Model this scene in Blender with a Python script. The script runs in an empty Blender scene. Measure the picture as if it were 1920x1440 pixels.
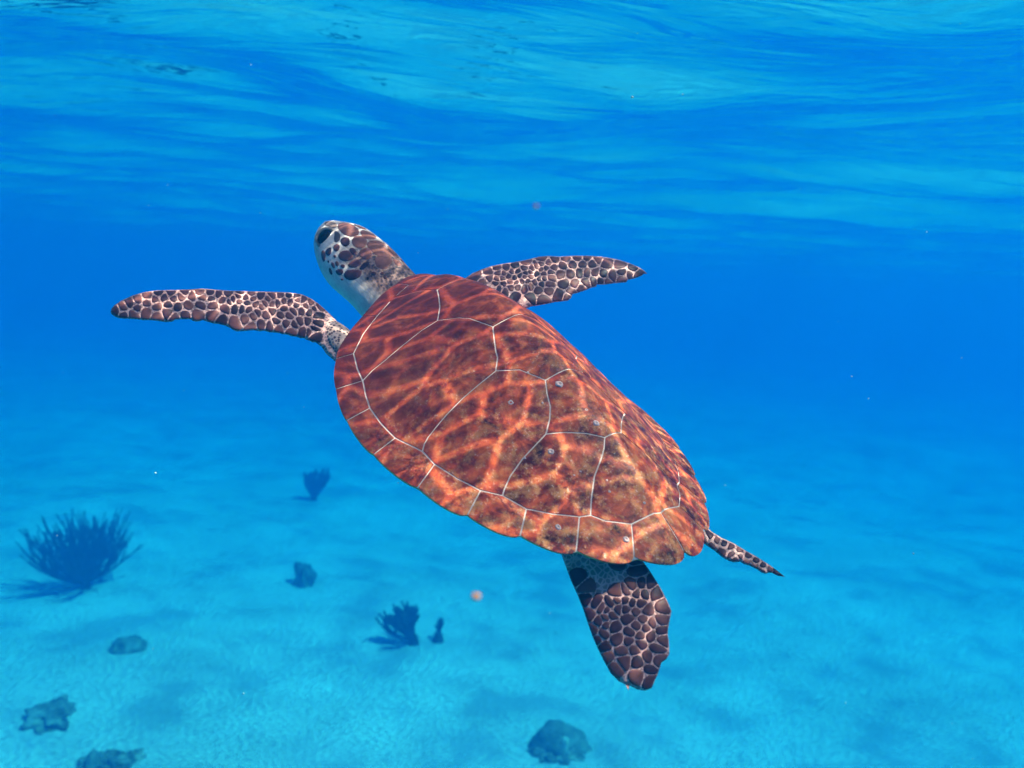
import bpy, bmesh, math, random
import numpy as np
from mathutils import Vector, Matrix, noise
from mathutils.bvhtree import BVHTree
from mathutils.geometry import delaunay_2d_cdt

random.seed(7); rng = np.random.default_rng(7)
scn = bpy.context.scene
COL = scn.collection

# ------------------------------------------------------------------ camera
CAM = np.array([0.0, 0.0, -0.62]); FPX = 1663.0
PITCH = math.radians(-6.9); ROLL = math.radians(3.5)
F_ = np.array([0, math.cos(PITCH), math.sin(PITCH)])
_r = np.array([1.0, 0, 0]); _u = np.cross(_r, F_)
R_ = math.cos(ROLL)*_r + math.sin(ROLL)*_u
U_ = math.cos(ROLL)*_u - math.sin(ROLL)*_r
cd = bpy.data.cameras.new('camera'); cam = bpy.data.objects.new('camera', cd); COL.objects.link(cam)
cam.matrix_world = Matrix(((R_[0], U_[0], -F_[0], CAM[0]), (R_[1], U_[1], -F_[1], CAM[1]),
                           (R_[2], U_[2], -F_[2], CAM[2]), (0, 0, 0, 1)))
cd.sensor_width = 36; cd.lens = 36*FPX/1920
cd.clip_start = 0.02; cd.clip_end = 500
cd.dof.use_dof = True; cd.dof.focus_distance = 0.78; cd.dof.aperture_fstop = 8.0
scn.camera = cam

# ------------------------------------------------------------------ sky, sun, exposure
SUN_EL = math.radians(61); SUN_AZ = math.radians(-20); SUN_DIR = np.array([math.cos(SUN_EL)*math.cos(SUN_AZ), math.cos(SUN_EL)*math.sin(SUN_AZ), math.sin(SUN_EL)])
w = bpy.data.worlds.new('World'); scn.world = w; w.use_nodes = True
nt = w.node_tree; bg = nt.nodes['Background']
sky = nt.nodes.new('ShaderNodeTexSky'); sky.sky_type = 'NISHITA'; sky.sun_disc = False
sky.sun_elevation = SUN_EL; sky.sun_rotation = math.atan2(SUN_DIR[0], SUN_DIR[1])
nt.links.new(sky.outputs[0], bg.inputs[0]); bg.inputs[1].default_value = 0.12
sd = bpy.data.lights.new('sun', 'SUN'); sun = bpy.data.objects.new('sun', sd); COL.objects.link(sun)
sd.energy = 5.0; sd.angle = math.radians(0.44); sd.color = (1.0, 0.80, 0.63)
sun.rotation_euler = Vector(SUN_DIR).to_track_quat('Z', 'Y').to_euler(); sun.location = (4, -1, 6)
vs = scn.view_settings
vs.view_transform = 'Standard'; vs.look = 'None'; vs.gamma = 1.0; vs.use_curve_mapping = False
vs.exposure = 2.6
cy = scn.cycles
cy.max_bounces = 8; cy.diffuse_bounces = 2; cy.glossy_bounces = 6; cy.transmission_bounces = 2
cy.volume_bounces = 2; cy.transparent_max_bounces = 8
cy.caustics_reflective = False; cy.caustics_refractive = False
cy.use_denoising = True; cy.sample_clamp_indirect = 6.0

# ------------------------------------------------------------------ helpers
def pray(px, py):
    d = F_ + R_*((px-960)/FPX) - U_*((py-720)/FPX)
    return d/np.linalg.norm(d)
def at(px, py, depth):                     # pixel + distance along the view axis
    return CAM + (F_ + R_*((px-960)/FPX) - U_*((py-720)/FPX))*depth
def on_plane(px, py, p0, n):
    d = pray(px, py); return CAM + d*(np.dot(p0-CAM, n)/np.dot(d, n))
FLOOR = -3.1
def floor_z(x, y):
    return (FLOOR + 0.05*np.sin(0.9*x+0.5*y+1.0) + 0.04*np.sin(-0.7*x+1.3*y) + 0.025*np.sin(2.3*x+1.1*y+2)
            + 0.012*np.sin(4.1*x-3.3*y+.7) + 0.006*np.sin(1.9*x+9.0*y))
def on_floor(px, py):
    d = pray(px, py); t = (FLOOR-CAM[2])/d[2]
    for _ in range(8):
        p = CAM + d*t; t += (floor_z(p[0], p[1])-p[2])/d[2]
    p = CAM + d*t; p[2] = floor_z(p[0], p[1]); return p

def mesh_obj(name, verts, faces, mat=None, parent=None, smooth=True):
    me = bpy.data.meshes.new(name)
    me.from_pydata([tuple(map(float, v)) for v in verts], [], [tuple(map(int, f)) for f in faces])
    if smooth: me.polygons.foreach_set('use_smooth', [True]*len(me.polygons))
    me.update()
    o = bpy.data.objects.new(name, me); COL.objects.link(o)
    if mat: me.materials.append(mat)
    if parent: o.parent = parent
    return o
def empty(name, loc=(0, 0, 0)):
    o = bpy.data.objects.new(name, None); COL.objects.link(o); o.location = loc
    o.empty_display_size = 0.05; return o
def tag(o, label=None, cat=None, group=None, kind=None):
    if label: o['label'] = label
    if cat: o['category'] = cat
    if group: o['group'] = group
    if kind: o['kind'] = kind
    return o

class NT:
    """small node-tree writer"""
    def __init__(s, name):
        s.m = bpy.data.materials.new(name); s.m.use_nodes = True; s.t = s.m.node_tree
        s.t.nodes.clear(); s.out = s.t.nodes.new('ShaderNodeOutputMaterial')
    def n(s, typ, **kw):
        nd = s.t.nodes.new('ShaderNode'+typ)
        for k, v in kw.items(): setattr(nd, k, v)
        return nd
    def link(s, a, b): s.t.links.new(a, b)
    def set(s, sock, v):
        if isinstance(v, bpy.types.NodeSocket): s.link(v, sock)
        else: sock.default_value = v
    def math(s, op, a, b=0.0, c=None, clamp=False):
        nd = s.n('Math', operation=op, use_clamp=clamp); s.set(nd.inputs[0], a); s.set(nd.inputs[1], b)
        if c is not None: s.set(nd.inputs[2], c)
        return nd.outputs[0]
    def vmath(s, op, a, b):
        nd = s.n('VectorMath', operation=op); s.set(nd.inputs[0], a); s.set(nd.inputs[1], b)
        return nd.outputs[1] if op in ('DOT_PRODUCT', 'LENGTH') else nd.outputs[0]
    def noise(s, vec, scale, detail=3, rough=.5, dist=0.0):
        nd = s.n('TexNoise'); s.link(vec, nd.inputs['Vector']); nd.inputs['Scale'].default_value = scale
        nd.inputs['Detail'].default_value = detail; nd.inputs['Roughness'].default_value = rough; nd.inputs['Distortion'].default_value = dist
        return nd
    def ramp(s, fac, stops, interp='LINEAR'):
        nd = s.n('ValToRGB'); s.link(fac, nd.inputs[0]); cr = nd.color_ramp; cr.interpolation = interp
        while len(cr.elements) < len(stops): cr.elements.new(0.5)
        for e, (p, c) in zip(cr.elements, stops):
            e.position = p; e.color = (c, c, c, 1) if np.isscalar(c) else (*c, 1)
        return nd.outputs[0]
    def mix(s, f, a, b, blend='MIX'):
        nd = s.n('Mix', data_type='RGBA', blend_type=blend); s.set(nd.inputs[0], f)
        for i, v in ((6, a), (7, b)):
            if isinstance(v, tuple) and len(v) == 3: v = (*v, 1)
            s.set(nd.inputs[i], v)
        return nd.outputs[2]
    def bump(s, h, strength=.3, dist=.002):
        nd = s.n('Bump'); s.link(h, nd.inputs['Height']); nd.inputs['Strength'].default_value = strength
        nd.inputs['Distance'].default_value = dist; return nd.outputs[0]
    def principled(s, col, rough=.6, normal=None, spec=.25, sss=None):
        nd = s.n('BsdfPrincipled'); 
        if isinstance(col, tuple): col = (*col, 1)
        s.set(nd.inputs['Base Color'], col); s.set(nd.inputs['Roughness'], rough)
        nd.inputs['Specular IOR Level'].default_value = spec
        if normal: s.link(normal, nd.inputs['Normal'])
        s.link(nd.outputs[0], s.out.inputs[0]); return nd
    def objco(s): return s.n('TexCoord').outputs['Object']
    def pos(s): return s.n('NewGeometry').outputs['Position']

# ------------------------------------------------------------------ materials: water, sand
def mat_surface():
    m = NT('water_surface'); P = m.pos()
    # ripple relief too fine for the mesh
    mp = m.n('Mapping'); m.link(P, mp.inputs[0]); mp.inputs['Rotation'].default_value = (0, 0, 0.25); mp.inputs['Scale'].default_value = (0.55, 1.7, 1)
    n1 = m.noise(mp.outputs[0], 5.0, 3, .55, .6); n2 = m.noise(mp.outputs[0], 22.0, 2, .5, .4)
    big = m.ramp(m.noise(P, .55, 1).outputs[0], [(.35, .12), (.65, 1.0)])
    h = m.math('ADD', n1.outputs[0], m.math('MULTIPLY', m.math('MULTIPLY', n2.outputs[0], .16), big))
    bmp = m.bump(h, 1.0, .012)
    # caustic light net painted into the sheet's transparency, not derived from its waves
    wn = m.noise(P, 4.0, 2, .5); off = m.vmath('SUBTRACT', wn.outputs['Color'], (.5, .5, .5))
    wn2 = m.noise(P, 13.0, 1, .5); off2 = m.vmath('SUBTRACT', wn2.outputs['Color'], (.5, .5, .5))
    sc = m.n('VectorMath', operation='SCALE'); m.link(off, sc.inputs[0]); sc.inputs['Scale'].default_value = .10
    sc2 = m.n('VectorMath', operation='SCALE'); m.link(off2, sc2.inputs[0]); sc2.inputs['Scale'].default_value = .02
    pw = m.vmath('ADD', m.vmath('ADD', P, sc.outputs[0]), sc2.outputs[0])
    mp2 = m.n('Mapping'); m.link(pw, mp2.inputs[0]); mp2.inputs['Rotation'].default_value = (0, 0, 0.9); mp2.inputs['Scale'].default_value = (1.0, 1.9, 0)
    tot = None
    for scale, wid, amp in ((21.0, .078, 2.2), (38.0, .07, 1.0)):
        v = m.n('TexVoronoi', feature='DISTANCE_TO_EDGE', voronoi_dimensions='2D'); m.link(mp2.outputs[0], v.inputs['Vector']); v.inputs['Scale'].default_value = scale
        e = m.math('SUBTRACT', 1.0, m.math('DIVIDE', v.outputs['Distance'], wid), clamp=True)
        e = m.math('MULTIPLY', m.math('POWER', e, 2.6), amp)
        tot = e if tot is None else m.math('ADD', tot, e)
    lo = m.ramp(m.noise(P, 2.6, 2).outputs[0], [(.32, .25), (.68, 1.4)])
    g = m.math('MULTIPLY_ADD', m.math('MULTIPLY', tot, lo), .95, .12)
    g = m.math('MINIMUM', g, 1.0)
    cc = m.n('CombineColor'); 
    for i in range(3): m.link(g, cc.inputs[i])
    tr = m.n('BsdfTransparent'); m.link(cc.outputs[0], tr.inputs[0])
    gl = m.n('BsdfGlossy'); gl.inputs['Roughness'].default_value = .02; gl.inputs['Color'].default_value = (1, 1, 1, 1); m.link(bmp, gl.inputs['Normal'])
    fr = m.n('Fresnel'); fr.inputs['IOR'].default_value = 1.333; m.link(bmp, fr.inputs['Normal'])
    mx = m.n('MixShader'); m.link(fr.outputs[0], mx.inputs[0]); m.link(tr.outputs[0], mx.inputs[1]); m.link(gl.outputs[0], mx.inputs[2])
    m.link(mx.outputs[0], m.out.inputs[0]); return m.m
def mat_sand():
    m = NT('pale_sand'); P = m.pos()
    a = m.noise(P, 1.1, 3, .55).outputs[0]; b = m.noise(P, 60, 4, .7).outputs[0]
    c = m.mix(m.ramp(a, [(.35, 0.0), (.65, 1.0)]), (.46, .46, .43), (.58, .58, .56))
    c = m.mix(m.math('MULTIPLY', m.ramp(b, [(.55, 0.0), (.75, 1.0)]), .35), c, (.38, .34, .28))
    m.principled(c, .95, m.bump(b, .5, .01), .1); return m.m
def mat_haze():
    m = NT('blue_sea_water'); v = m.n('VolumePrincipled')
    D = np.array([.55]*3); ss = np.array([.0005, .0355, .098]); st = np.array([.50, .138, .124])
    c = ss/D; a = (1-(st-ss)/(D*(1-c)))**2
    v.inputs['Color'].default_value = (*c, 1); v.inputs['Density'].default_value = float(D[0])
    v.inputs['Absorption Color'].default_value = (*a, 1); v.inputs['Anisotropy'].default_value = 0.3
    m.link(v.outputs[0], m.out.inputs['Volume']); return m.m

# ------------------------------------------------------------------ the setting
def graded(lo, hi, fine_lo, fine_hi, step, growth):
    a = list(np.arange(fine_lo, fine_hi, step)); s = step; x = a[-1]
    while x < hi: s *= growth; x += s; a.append(min(x, hi))
    s = step; x = a[0]; b = []
    while x > lo: s *= growth; x -= s; b.append(max(x, lo))
    return np.array(b[::-1]+a)
def sheet(name, xs, ys, zf, mat):
    X, Y = np.meshgrid(xs, ys, indexing='ij'); Z = zf(X, Y); nx, ny = X.shape
    I = np.arange(nx*ny).reshape(nx, ny)
    f = np.stack([I[:-1, :-1], I[1:, :-1], I[1:, 1:], I[:-1, 1:]], -1).reshape(-1, 4)
    me = bpy.data.meshes.new(name); v = np.stack([X, Y, Z], -1).reshape(-1, 3)
    me.vertices.add(len(v)); me.vertices.foreach_set('co', v.ravel()); me.loops.add(f.size); me.loops.foreach_set('vertex_index', f.ravel().astype(np.int32))
    me.polygons.add(len(f)); me.polygons.foreach_set('loop_start', np.arange(0, f.size, 4, dtype=np.int32))
    me.update(calc_edges=True); me.polygons.foreach_set('use_smooth', [True]*len(f)); me.materials.append(mat)
    o = bpy.data.objects.new(name, me); COL.objects.link(o); return o
WAVES = []; rng = np.random.default_rng(23)
for k in range(46):
    lam = 0.20*(16.0**rng.random()); ang = 1.45 + rng.normal(0, .42)
    WAVES.append((2*math.pi/lam*math.cos(ang), 2*math.pi/lam*math.sin(ang), rng.random()*6.28, 0.0041*lam**1.25))
def wave_z(X, Y):
    Z = np.zeros_like(X); d = np.hypot(X, Y)
    for kx, ky, ph, a in WAVES:
        lam = 2*math.pi/math.hypot(kx, ky)
        Z += a*np.sin(kx*X+ky*Y+ph + .8*np.sin(.5*kx*Y-.4*ky*X))*np.clip(lam*40/np.maximum(d, 1e-3), 0, 1)
    return Z-.19
tag(sheet('water_surface', graded(-68, 68, -3.0, 3.0, .03, 1.035), graded(-14, 78, 0.8, 7.0, .03, 1.03), wave_z, mat_surface()), kind='structure')
tag(sheet('seabed', graded(-68, 68, -5, 5, .12, 1.05), graded(-14, 78, 2.5, 12, .12, 1.05), floor_z, mat_sand()), kind='structure')
bv = [(x, y, z) for z in (-5.0, 0.0) for y in (-15, 80) for x in (-70, 70)]
hz = mesh_obj('haze', bv, [(0, 2, 3, 1), (4, 5, 7, 6), (0, 1, 5, 4), (2, 6, 7, 3), (0, 4, 6, 2), (1, 3, 7, 5)], mat_haze(), smooth=False)
tag(hz, 'clear blue sea water filling the whole scene', 'water', kind='stuff')

# ------------------------------------------------------------------ the turtle: pose and shell surface
SCL = 0.384; UC = 0.40; NK = 13
POSE = [2.34857, 0.53363, -0.14985]; TLOC = np.array([0.00406, 0.76653, -0.74110])
DOME, DP, KEEL, FLARE = 0.22092, 1.95074, 0.13826, 0.02569
RIM_R = np.array([0.37463, 0.36077, 0.3485, 0.35093, 0.36306, 0.36879, 0.37245, 0.38173, 0.40935, 0.45312, 0.50514, 0.57135, 0.61849])
RIM_E = np.array([0.07446, 0.05787, 0.03625, 0.02146, 0.00787, -0.0072, -0.01937, -0.01777, 0.00314, 0.02432, 0.04659, 0.07339, 0.09398])
def rot3(yaw, pit, rol):
    cy_, sy, cp, sp, cr, sr = math.cos(yaw), math.sin(yaw), math.cos(pit), math.sin(pit), math.cos(rol), math.sin(rol)
    return (np.array([[cy_, -sy, 0], [sy, cy_, 0], [0, 0, 1]]) @ np.array([[cp, 0, -sp], [0, 1, 0], [sp, 0, cp]]) @ np.array([[1, 0, 0], [0, cr, -sr], [0, sr, cr]]))
TR = rot3(*POSE)
def to_local(P): return (np.asarray(P)-TLOC) @ TR
def to_world(P): return np.asarray(P) @ TR.T + TLOC
def spline(nodes, th):
    n = np.concatenate([[nodes[1]], nodes, [nodes[-2]]])
    s = np.clip(np.asarray(th)/math.pi*(NK-1), 0, NK-1-1e-9); i = s.astype(int); f = s-i
    a, b, c, d = n[i], n[i+1], n[i+2], n[i+3]
    return b+.5*f*(c-a+f*(2*a-5*b+4*c-d+f*(3*(b-c)+d-a)))
def polar(rho, th):
    r = rho*spline(RIM_R, np.abs(th)); return np.stack([UC-r*np.cos(th), r*np.sin(th)], -1)
def shell(uv):
    """point of the shell surface (turtle frame, metres) over plan position u (front to rear), v (left +)"""
    uv = np.asarray(uv, float); u, v = uv[..., 0], uv[..., 1]
    dx = UC-u; th = np.arctan2(np.abs(v), dx); rho = np.hypot(dx, v)/spline(RIM_R, th)
    z = DOME*(1-rho**DP) - KEEL*np.sqrt(v*v+.012**2)*(1-rho**2)/.42 - DOME*FLARE*np.exp(-((rho-.83)/.09)**2) + spline(RIM_E, th)*rho**2
    return np.stack([.5-u, v, z], -1)*SCL
def shell_n(uv):
    e = 1e-3; uv = np.asarray(uv, float)
    a = shell(uv+[e, 0])-shell(uv-[e, 0]); b = shell(uv+[0, e])-shell(uv-[0, e])
    n = np.cross(b, a); return n/np.linalg.norm(n, axis=-1, keepdims=True)

# ------------------------------------------------------------------ turtle materials
def mat_scute():
    m = NT('scute_keratin'); O = m.objco()
    ray = m.n('Attribute', attribute_name='rayco').outputs['Vector']
    sx = m.n('SeparateXYZ'); m.link(O, sx.inputs[0])
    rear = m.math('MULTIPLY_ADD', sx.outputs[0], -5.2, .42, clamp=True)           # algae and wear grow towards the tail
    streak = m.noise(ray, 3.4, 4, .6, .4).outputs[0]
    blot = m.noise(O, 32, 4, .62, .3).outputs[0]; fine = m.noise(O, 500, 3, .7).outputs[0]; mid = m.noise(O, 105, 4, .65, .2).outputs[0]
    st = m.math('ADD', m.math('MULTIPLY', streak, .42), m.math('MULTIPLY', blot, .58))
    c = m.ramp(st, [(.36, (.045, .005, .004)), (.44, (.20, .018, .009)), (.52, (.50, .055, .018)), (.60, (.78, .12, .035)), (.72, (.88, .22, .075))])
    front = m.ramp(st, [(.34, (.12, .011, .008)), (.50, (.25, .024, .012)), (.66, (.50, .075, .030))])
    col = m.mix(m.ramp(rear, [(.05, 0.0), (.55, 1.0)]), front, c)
    alg = m.math('MULTIPLY', m.ramp(mid, [(.48, 0.0), (.66, 1.0)]), m.math('MULTIPLY', rear, .75))
    col = m.mix(alg, col, (.80, .25, .085))
    spk = m.math('MULTIPLY', m.math('MULTIPLY', m.ramp(fine, [(.56, 0.0), (.72, 1.0)]), m.ramp(mid, [(.42, 0.0), (.6, 1.0)])), m.math('MULTIPLY_ADD', rear, .75, .08))
    col = m.mix(spk, col, (.92, .48, .42))
    h = m.math('ADD', m.math('MULTIPLY', mid, .5), m.math('ADD', m.math('MULTIPLY', fine, .35), m.math('MULTIPLY', streak, .35)))
    rg = m.ramp(mid, [(.3, .34), (.7, .62)])
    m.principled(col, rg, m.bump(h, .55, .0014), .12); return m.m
def mat_plain(name, col, rough=.6, spec=.2, var=.25, scale=60, bump=.3, bdist=.001):
    m = NT(name); O = m.objco(); n = m.noise(O, scale, 4, .65).outputs[0]
    c2 = tuple(x*(1-var) for x in col)
    m.principled(m.mix(m.ramp(n, [(.3, 0.0), (.7, 1.0)]), c2, col), rough, m.bump(n, bump, bdist), spec); return m.m
def mat_scale():
    m = NT('dark_skin_scale'); O = m.objco(); n = m.noise(O, 55, 4, .6).outputs[0]; f = m.noise(O, 300, 2, .6).outputs[0]
    rnd = m.n('ObjectInfo').outputs['Random']
    t = m.math('ADD', m.math('MULTIPLY', n, .6), m.math('MULTIPLY', rnd, .4))
    c = m.ramp(t, [(.25, (.028, .008, .010)), (.5, (.085, .020, .020)), (.72, (.19, .050, .040))])
    m.principled(c, .5, m.bump(f, .25, .0005), .12); return m.m
def mat_neck():
    m = NT('wrinkled_neck_skin'); O = m.objco(); g = m.n('NewGeometry')
    at_ = m.n('Attribute', attribute_name='pale').outputs['Fac']
    mp = m.n('Mapping'); m.link(O, mp.inputs[0]); mp.inputs['Rotation'].default_value = (0, .5, .3); mp.inputs['Scale'].default_value = (90, 420, 220)
    wr = m.noise(mp.outputs[0], 1.0, 3, .6, .8).outputs[0]
    v = m.n('TexVoronoi', feature='F1'); m.link(O, v.inputs['Vector']); v.inputs['Scale'].default_value = 260
    dark = m.mix(m.ramp(wr, [(.35, 0.0), (.65, 1.0)]), (.08, .028, .026), (.34, .15, .13))
    dark = m.mix(m.ramp(v.outputs['Distance'], [(.25, 1.0), (.55, 0.0)]), dark, (.060, .024, .026))
    pale = m.mix(m.ramp(wr, [(.3, 0.0), (.6, 1.0)]), (.66, .38, .36), (.88, .56, .52))
    col = m.mix(at_, dark, pale)
    m.principled(col, .6, m.bump(wr, .35, .0014), .2); return m.m
def mat_flipper():
    m = NT('pale_flipper_skin'); O = m.objco(); n = m.noise(O, 45, 4, .6).outputs[0]
    v = m.n('TexVoronoi', feature='DISTANCE_TO_EDGE'); m.link(O, v.inputs['Vector']); v.inputs['Scale'].default_value = 260
    c = m.mix(m.ramp(n, [(.35, 0.0), (.65, 1.0)]), (.64, .23, .21), (.90, .38, .35))
    c = m.mix(m.math('MULTIPLY', m.ramp(v.outputs[0], [(.05, 0.0), (.20, 1.0)]), .75), c, (.17, .075, .07))
    m.principled(c, .55, m.bump(v.outputs[0], .3, .0012), .25); return m.m
MS, MSEAM = mat_scute(), mat_plain('pale_seam', (.85, .52, .48), .6, .2, .2, 200)
MRIM = mat_plain('pale_rim', (.75, .42, .14), .6, .2, .3, 90)
MSCALE, MNECK, MFLIP = mat_scale(), mat_neck(), mat_flipper()
def mat_granular():
    m = NT('granular_arm_skin'); O = m.objco(); v = m.n('TexVoronoi', feature='F1'); m.link(O, v.inputs['Vector']); v.inputs['Scale'].default_value = 330
    n = m.noise(O, 60, 3, .6).outputs[0]
    c = m.mix(m.ramp(v.outputs['Distance'], [(.30, 1.0), (.52, 0.0)]), (.74, .36, .31), (.09, .035, .035)); c = m.mix(m.ramp(n, [(.4, 0.0), (.65, .6)]), c, (.10, .045, .042))
    m.principled(c, .6, m.bump(v.outputs['Distance'], .5, .0012), .15); return m.m
MGRAN = mat_granular(); MDARK = mat_plain('dark_temple_skin', (.11, .06, .055), .6, .12, .5, 300, .4)
MEYE = mat_plain('black_eye', (.003, .003, .004), .10, .08, .1, 20, 0.0)
MLID = mat_plain('eyelid_skin', (.42, .25, .21), .6, .2, .4, 300, .4)
MBARN = mat_plain('barnacle_shell', (.82, .44, .42), .7, .2, .35, 500, .5)

turtle = empty('sea_turtle'); turtle.matrix_world = Matrix([[*TR[i], TLOC[i]] for i in range(3)] + [[0, 0, 0, 1]])
tag(turtle, 'green sea turtle with red-brown scute shell and spotted flippers swimming in open water', 'sea turtle')

# ------------------------------------------------------------------ carapace: base shell and scutes
def pol(th, rho): return tuple(polar(rho, math.radians(th)))
NODES = {  # inner ends of the marginal seams (left side), plan positions
 'n0': pol(11, .885), 'n1': pol(34, .895), 'i0': (.2318, .2798), 'i1': (.3179, .302), 'i2': (.391, .3217), 'i3': (.4919, .3179),
 'i5': (.6045, .2973), 'i6': (.7112, .2623), 'i8': (.7947, .2153), 'i9': (.8645, .145), 'i11': (.9277, .0694), 'tail': (.9345, 0.0), 'nose': pol(0, .87)}
A, B, D, E_, F2, G, H = (.2963, .1272), (.4033, .0638), (.5062, .1175), (.587, .0533), (.6901, .1142), (.7594, .0234), (.188, .060)
i4, i7, i10, v1 = (.5613, .2991), (.7451, .2356), (.8732, .1254), pol(24, .89)
INNER = {('nose', 'n0'): [], ('n0', 'n1'): [v1], ('n1', 'i0'): [pol(47, .90)], ('i0', 'i1'): [(.2803, .2956)], ('i1', 'i2'): [(.3553, .3137)],
 ('i2', 'i3'): [(.439, .3219)], ('i3', 'i5'): [(.5294, .3076), i4], ('i5', 'i6'): [(.6622, .2821)], ('i6', 'i8'): [i7], ('i8', 'i9'): [(.833, .1814)],
 ('i9', 'i11'): [i10, (.8978, .1078)], ('i11', 'tail'): [(.9295, .0425), (.9301, .0166)]}
ORDER = ['n0', 'n1', 'i0', 'i1', 'i2', 'i3', 'i5', 'i6', 'i8', 'i9', 'i11', 'tail']
OUT_TH = {'n0': 10, 'n1': 34, 'i0': 59.9, 'i1': 74.2, 'i2': 88.1, 'i3': 105, 'i5': 123.6, 'i6': 138, 'i8': 149.8, 'i9': 160.2, 'i11': 170.2, 'tail': 180}
def inner_path(a, b):
    """inner marginal line from node a to node b (both in ORDER, front to rear)"""
    seq = [a]; out = [NODES[a]]; i = ORDER.index(a)
    while seq[-1] != b:
        nx = ORDER[i+1]; out += INNER[(seq[-1], nx)] + [NODES[nx]]; seq.append(nx); i += 1
    return out
def cut(path, p): k = path.index(p); return path[:k+1], path[k:]
C12 = [NODES['i1'], (.3096, .2777), (.3087, .2507), (.3027, .2117), (.2962, .1641), A]
C23 = [i4, (.549, .2883), (.5417, .2774), (.5325, .2528), (.5248, .2302), (.5154, .1925), (.5115, .1628), (.5083, .1335), D]
C34 = [i7, (.7366, .2273), (.7211, .2068), (.7063, .1733), (.6995, .1483), F2]
V5C = [i10, (.847, .1077), (.8146, .0818), (.7917, .052), (.7778, .0369), G]
AB = [A, (.3112, .1123), (.3268, .0969), (.3471, .0843), (.3763, .0748), B]
BD = [B, (.4325, .0783), (.4632, .0927), (.4798, .0985), D]
DE = [D, (.5249, .0939), (.5345, .0807), (.5582, .0687), E_]
EF = [E_, (.616, .0672), (.6443, .0771), (.6667, .0918), F2]
FG = [F2, (.7059, .0869), (.718, .0703), (.7332, .0506), G]
AH = [A, (.256, .0966), (.218, .0755), H]
VH = [v1, (.105, .105), (.14, .078), H]
rev = lambda p: p[::-1]
mir = lambda p: [(x, -y) for x, y in p]
def join(*ps):
    out = []
    for p in ps:
        for q in p:
            if not out or math.hypot(q[0]-out[-1][0], q[1]-out[-1][1]) > 1e-6: out.append(q)
    if math.hypot(out[0][0]-out[-1][0], out[0][1]-out[-1][1]) < 1e-6: out.pop()
    return out
def lobe(th):
    """rim bulges between the marginal seams, more towards the tail"""
    t = abs(math.degrees(th)); ths = [0]+[OUT_TH[k] for k in ORDER]
    for a, b in zip(ths[:-1], ths[1:]):
        if a <= t <= b+1e-9:
            f = (t-a)/(b-a); amp = .006+.026*max(0, (t-95)/85)
            return 1+amp*((4*f*(1-f))**.6)*(.55+.75*f) - (.004 if t > 60 else 0)
    return 1.0
iall = inner_path('n0', 'tail')
seg = lambda p, q: iall[iall.index(p):iall.index(q)+1]
polys = []      # (plan polygon, areola)
LEFT = [join(seg(v1, NODES['i1']), C12, AH, rev(VH)),                        # costal 1
        join(rev(C12), seg(NODES['i1'], i4), C23, rev(BD), rev(AB)),         # costal 2
        join(rev(C23), seg(i4, i7), C34, rev(EF), rev(DE)),                  # costal 3
        join(rev(C34), seg(i7, i10), V5C, rev(FG))]                          # costal 4
for k in range(len(ORDER)-1):
    a, b = ORDER[k], ORDER[k+1]
    t0, t1 = math.radians(OUT_TH[a]), math.radians(OUT_TH[b])
    arc = [tuple(polar(lobe(t), t)) for t in np.linspace(t0+1e-4, t1-1e-4, 16)]
    inn = iall[iall.index(NODES[a]):iall.index(NODES[b])+1]
    LEFT.append(join([inn[0]], arc, rev(inn)[:-1] if len(inn) > 1 else []))
for p in LEFT: polys += [p, rev(mir(p))]
cen = lambda up, dn: join(up, rev(mir(dn)))
vert = [join(rev(VH), [NODES['n0'], NODES['nose']][0:0], [v1, NODES['n0']], mir([NODES['n0'], v1]), mir(VH), ),
        join(rev(AH), AB, mir(rev(AB)), mir(AH)), join(BD, DE, mir(rev(DE)), mir(rev(BD))), join(EF, FG, mir(rev(FG)), mir(rev(EF))),
        join(rev(V5C), seg(i10, NODES['tail']), mir(rev(seg(i10, NODES['tail']))), mir(V5C))]
polys += vert
t0 = math.radians(OUT_TH['n0'])
polys.append(join([tuple(polar(lobe(t), t)) for t in np.linspace(-t0, t0, 14)], [NODES['n0']], mir([NODES['n0']])))

def resample_closed(p, step):
    p = np.array(p, float); out = []
    for a, b in zip(p, np.roll(p, -1, 0)):
        n = max(1, int(round(np.linalg.norm(b-a)/step)))
        out += [a+(b-a)*i/n for i in range(n)]
    return np.array(out)
def area(p): x, y = p[:, 0], p[:, 1]; return .5*np.sum(x*np.roll(y, -1)-np.roll(x, -1)*y)
def inset(p, d):
    if area(p) < 0: p = p[::-1]
    e = np.roll(p, -1, 0)-p; e /= np.linalg.norm(e, axis=1, keepdims=True)+1e-12
    n = np.stack([-e[:, 1], e[:, 0]], -1); m = n+np.roll(n, 1, 0); k = np.linalg.norm(m, axis=1, keepdims=True)
    m = m/np.maximum(k, .5)**2*2/1.0
    m = m/np.maximum(np.linalg.norm(m, axis=1, keepdims=True)/1.8, 1)
    return p+m*d
def chaikin(p, n=1):
    for _ in range(n):
        q = np.roll(p, -1, 0); p = np.stack([.75*p+.25*q, .25*p+.75*q], 1).reshape(-1, 2)
    return p
def inside(poly, pts):
    x, y = pts[:, 0], pts[:, 1]; r = np.zeros(len(pts), bool)
    for a, b in zip(poly, np.roll(poly, -1, 0)):
        c = (a[1] > y) != (b[1] > y)
        r ^= c & (x < (b[0]-a[0])*(y-a[1])/(b[1]-a[1]+1e-15)+a[0])
    return r
def bdist(poly, pts):
    a = poly[None]; b = np.roll(poly, -1, 0)[None]; p = pts[:, None]
    t = np.clip(((p-a)*(b-a)).sum(-1)/(((b-a)**2).sum(-1)+1e-15), 0, 1)
    return np.sqrt(((p-a-(b-a)*t[..., None])**2).sum(-1)).min(1)
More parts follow.
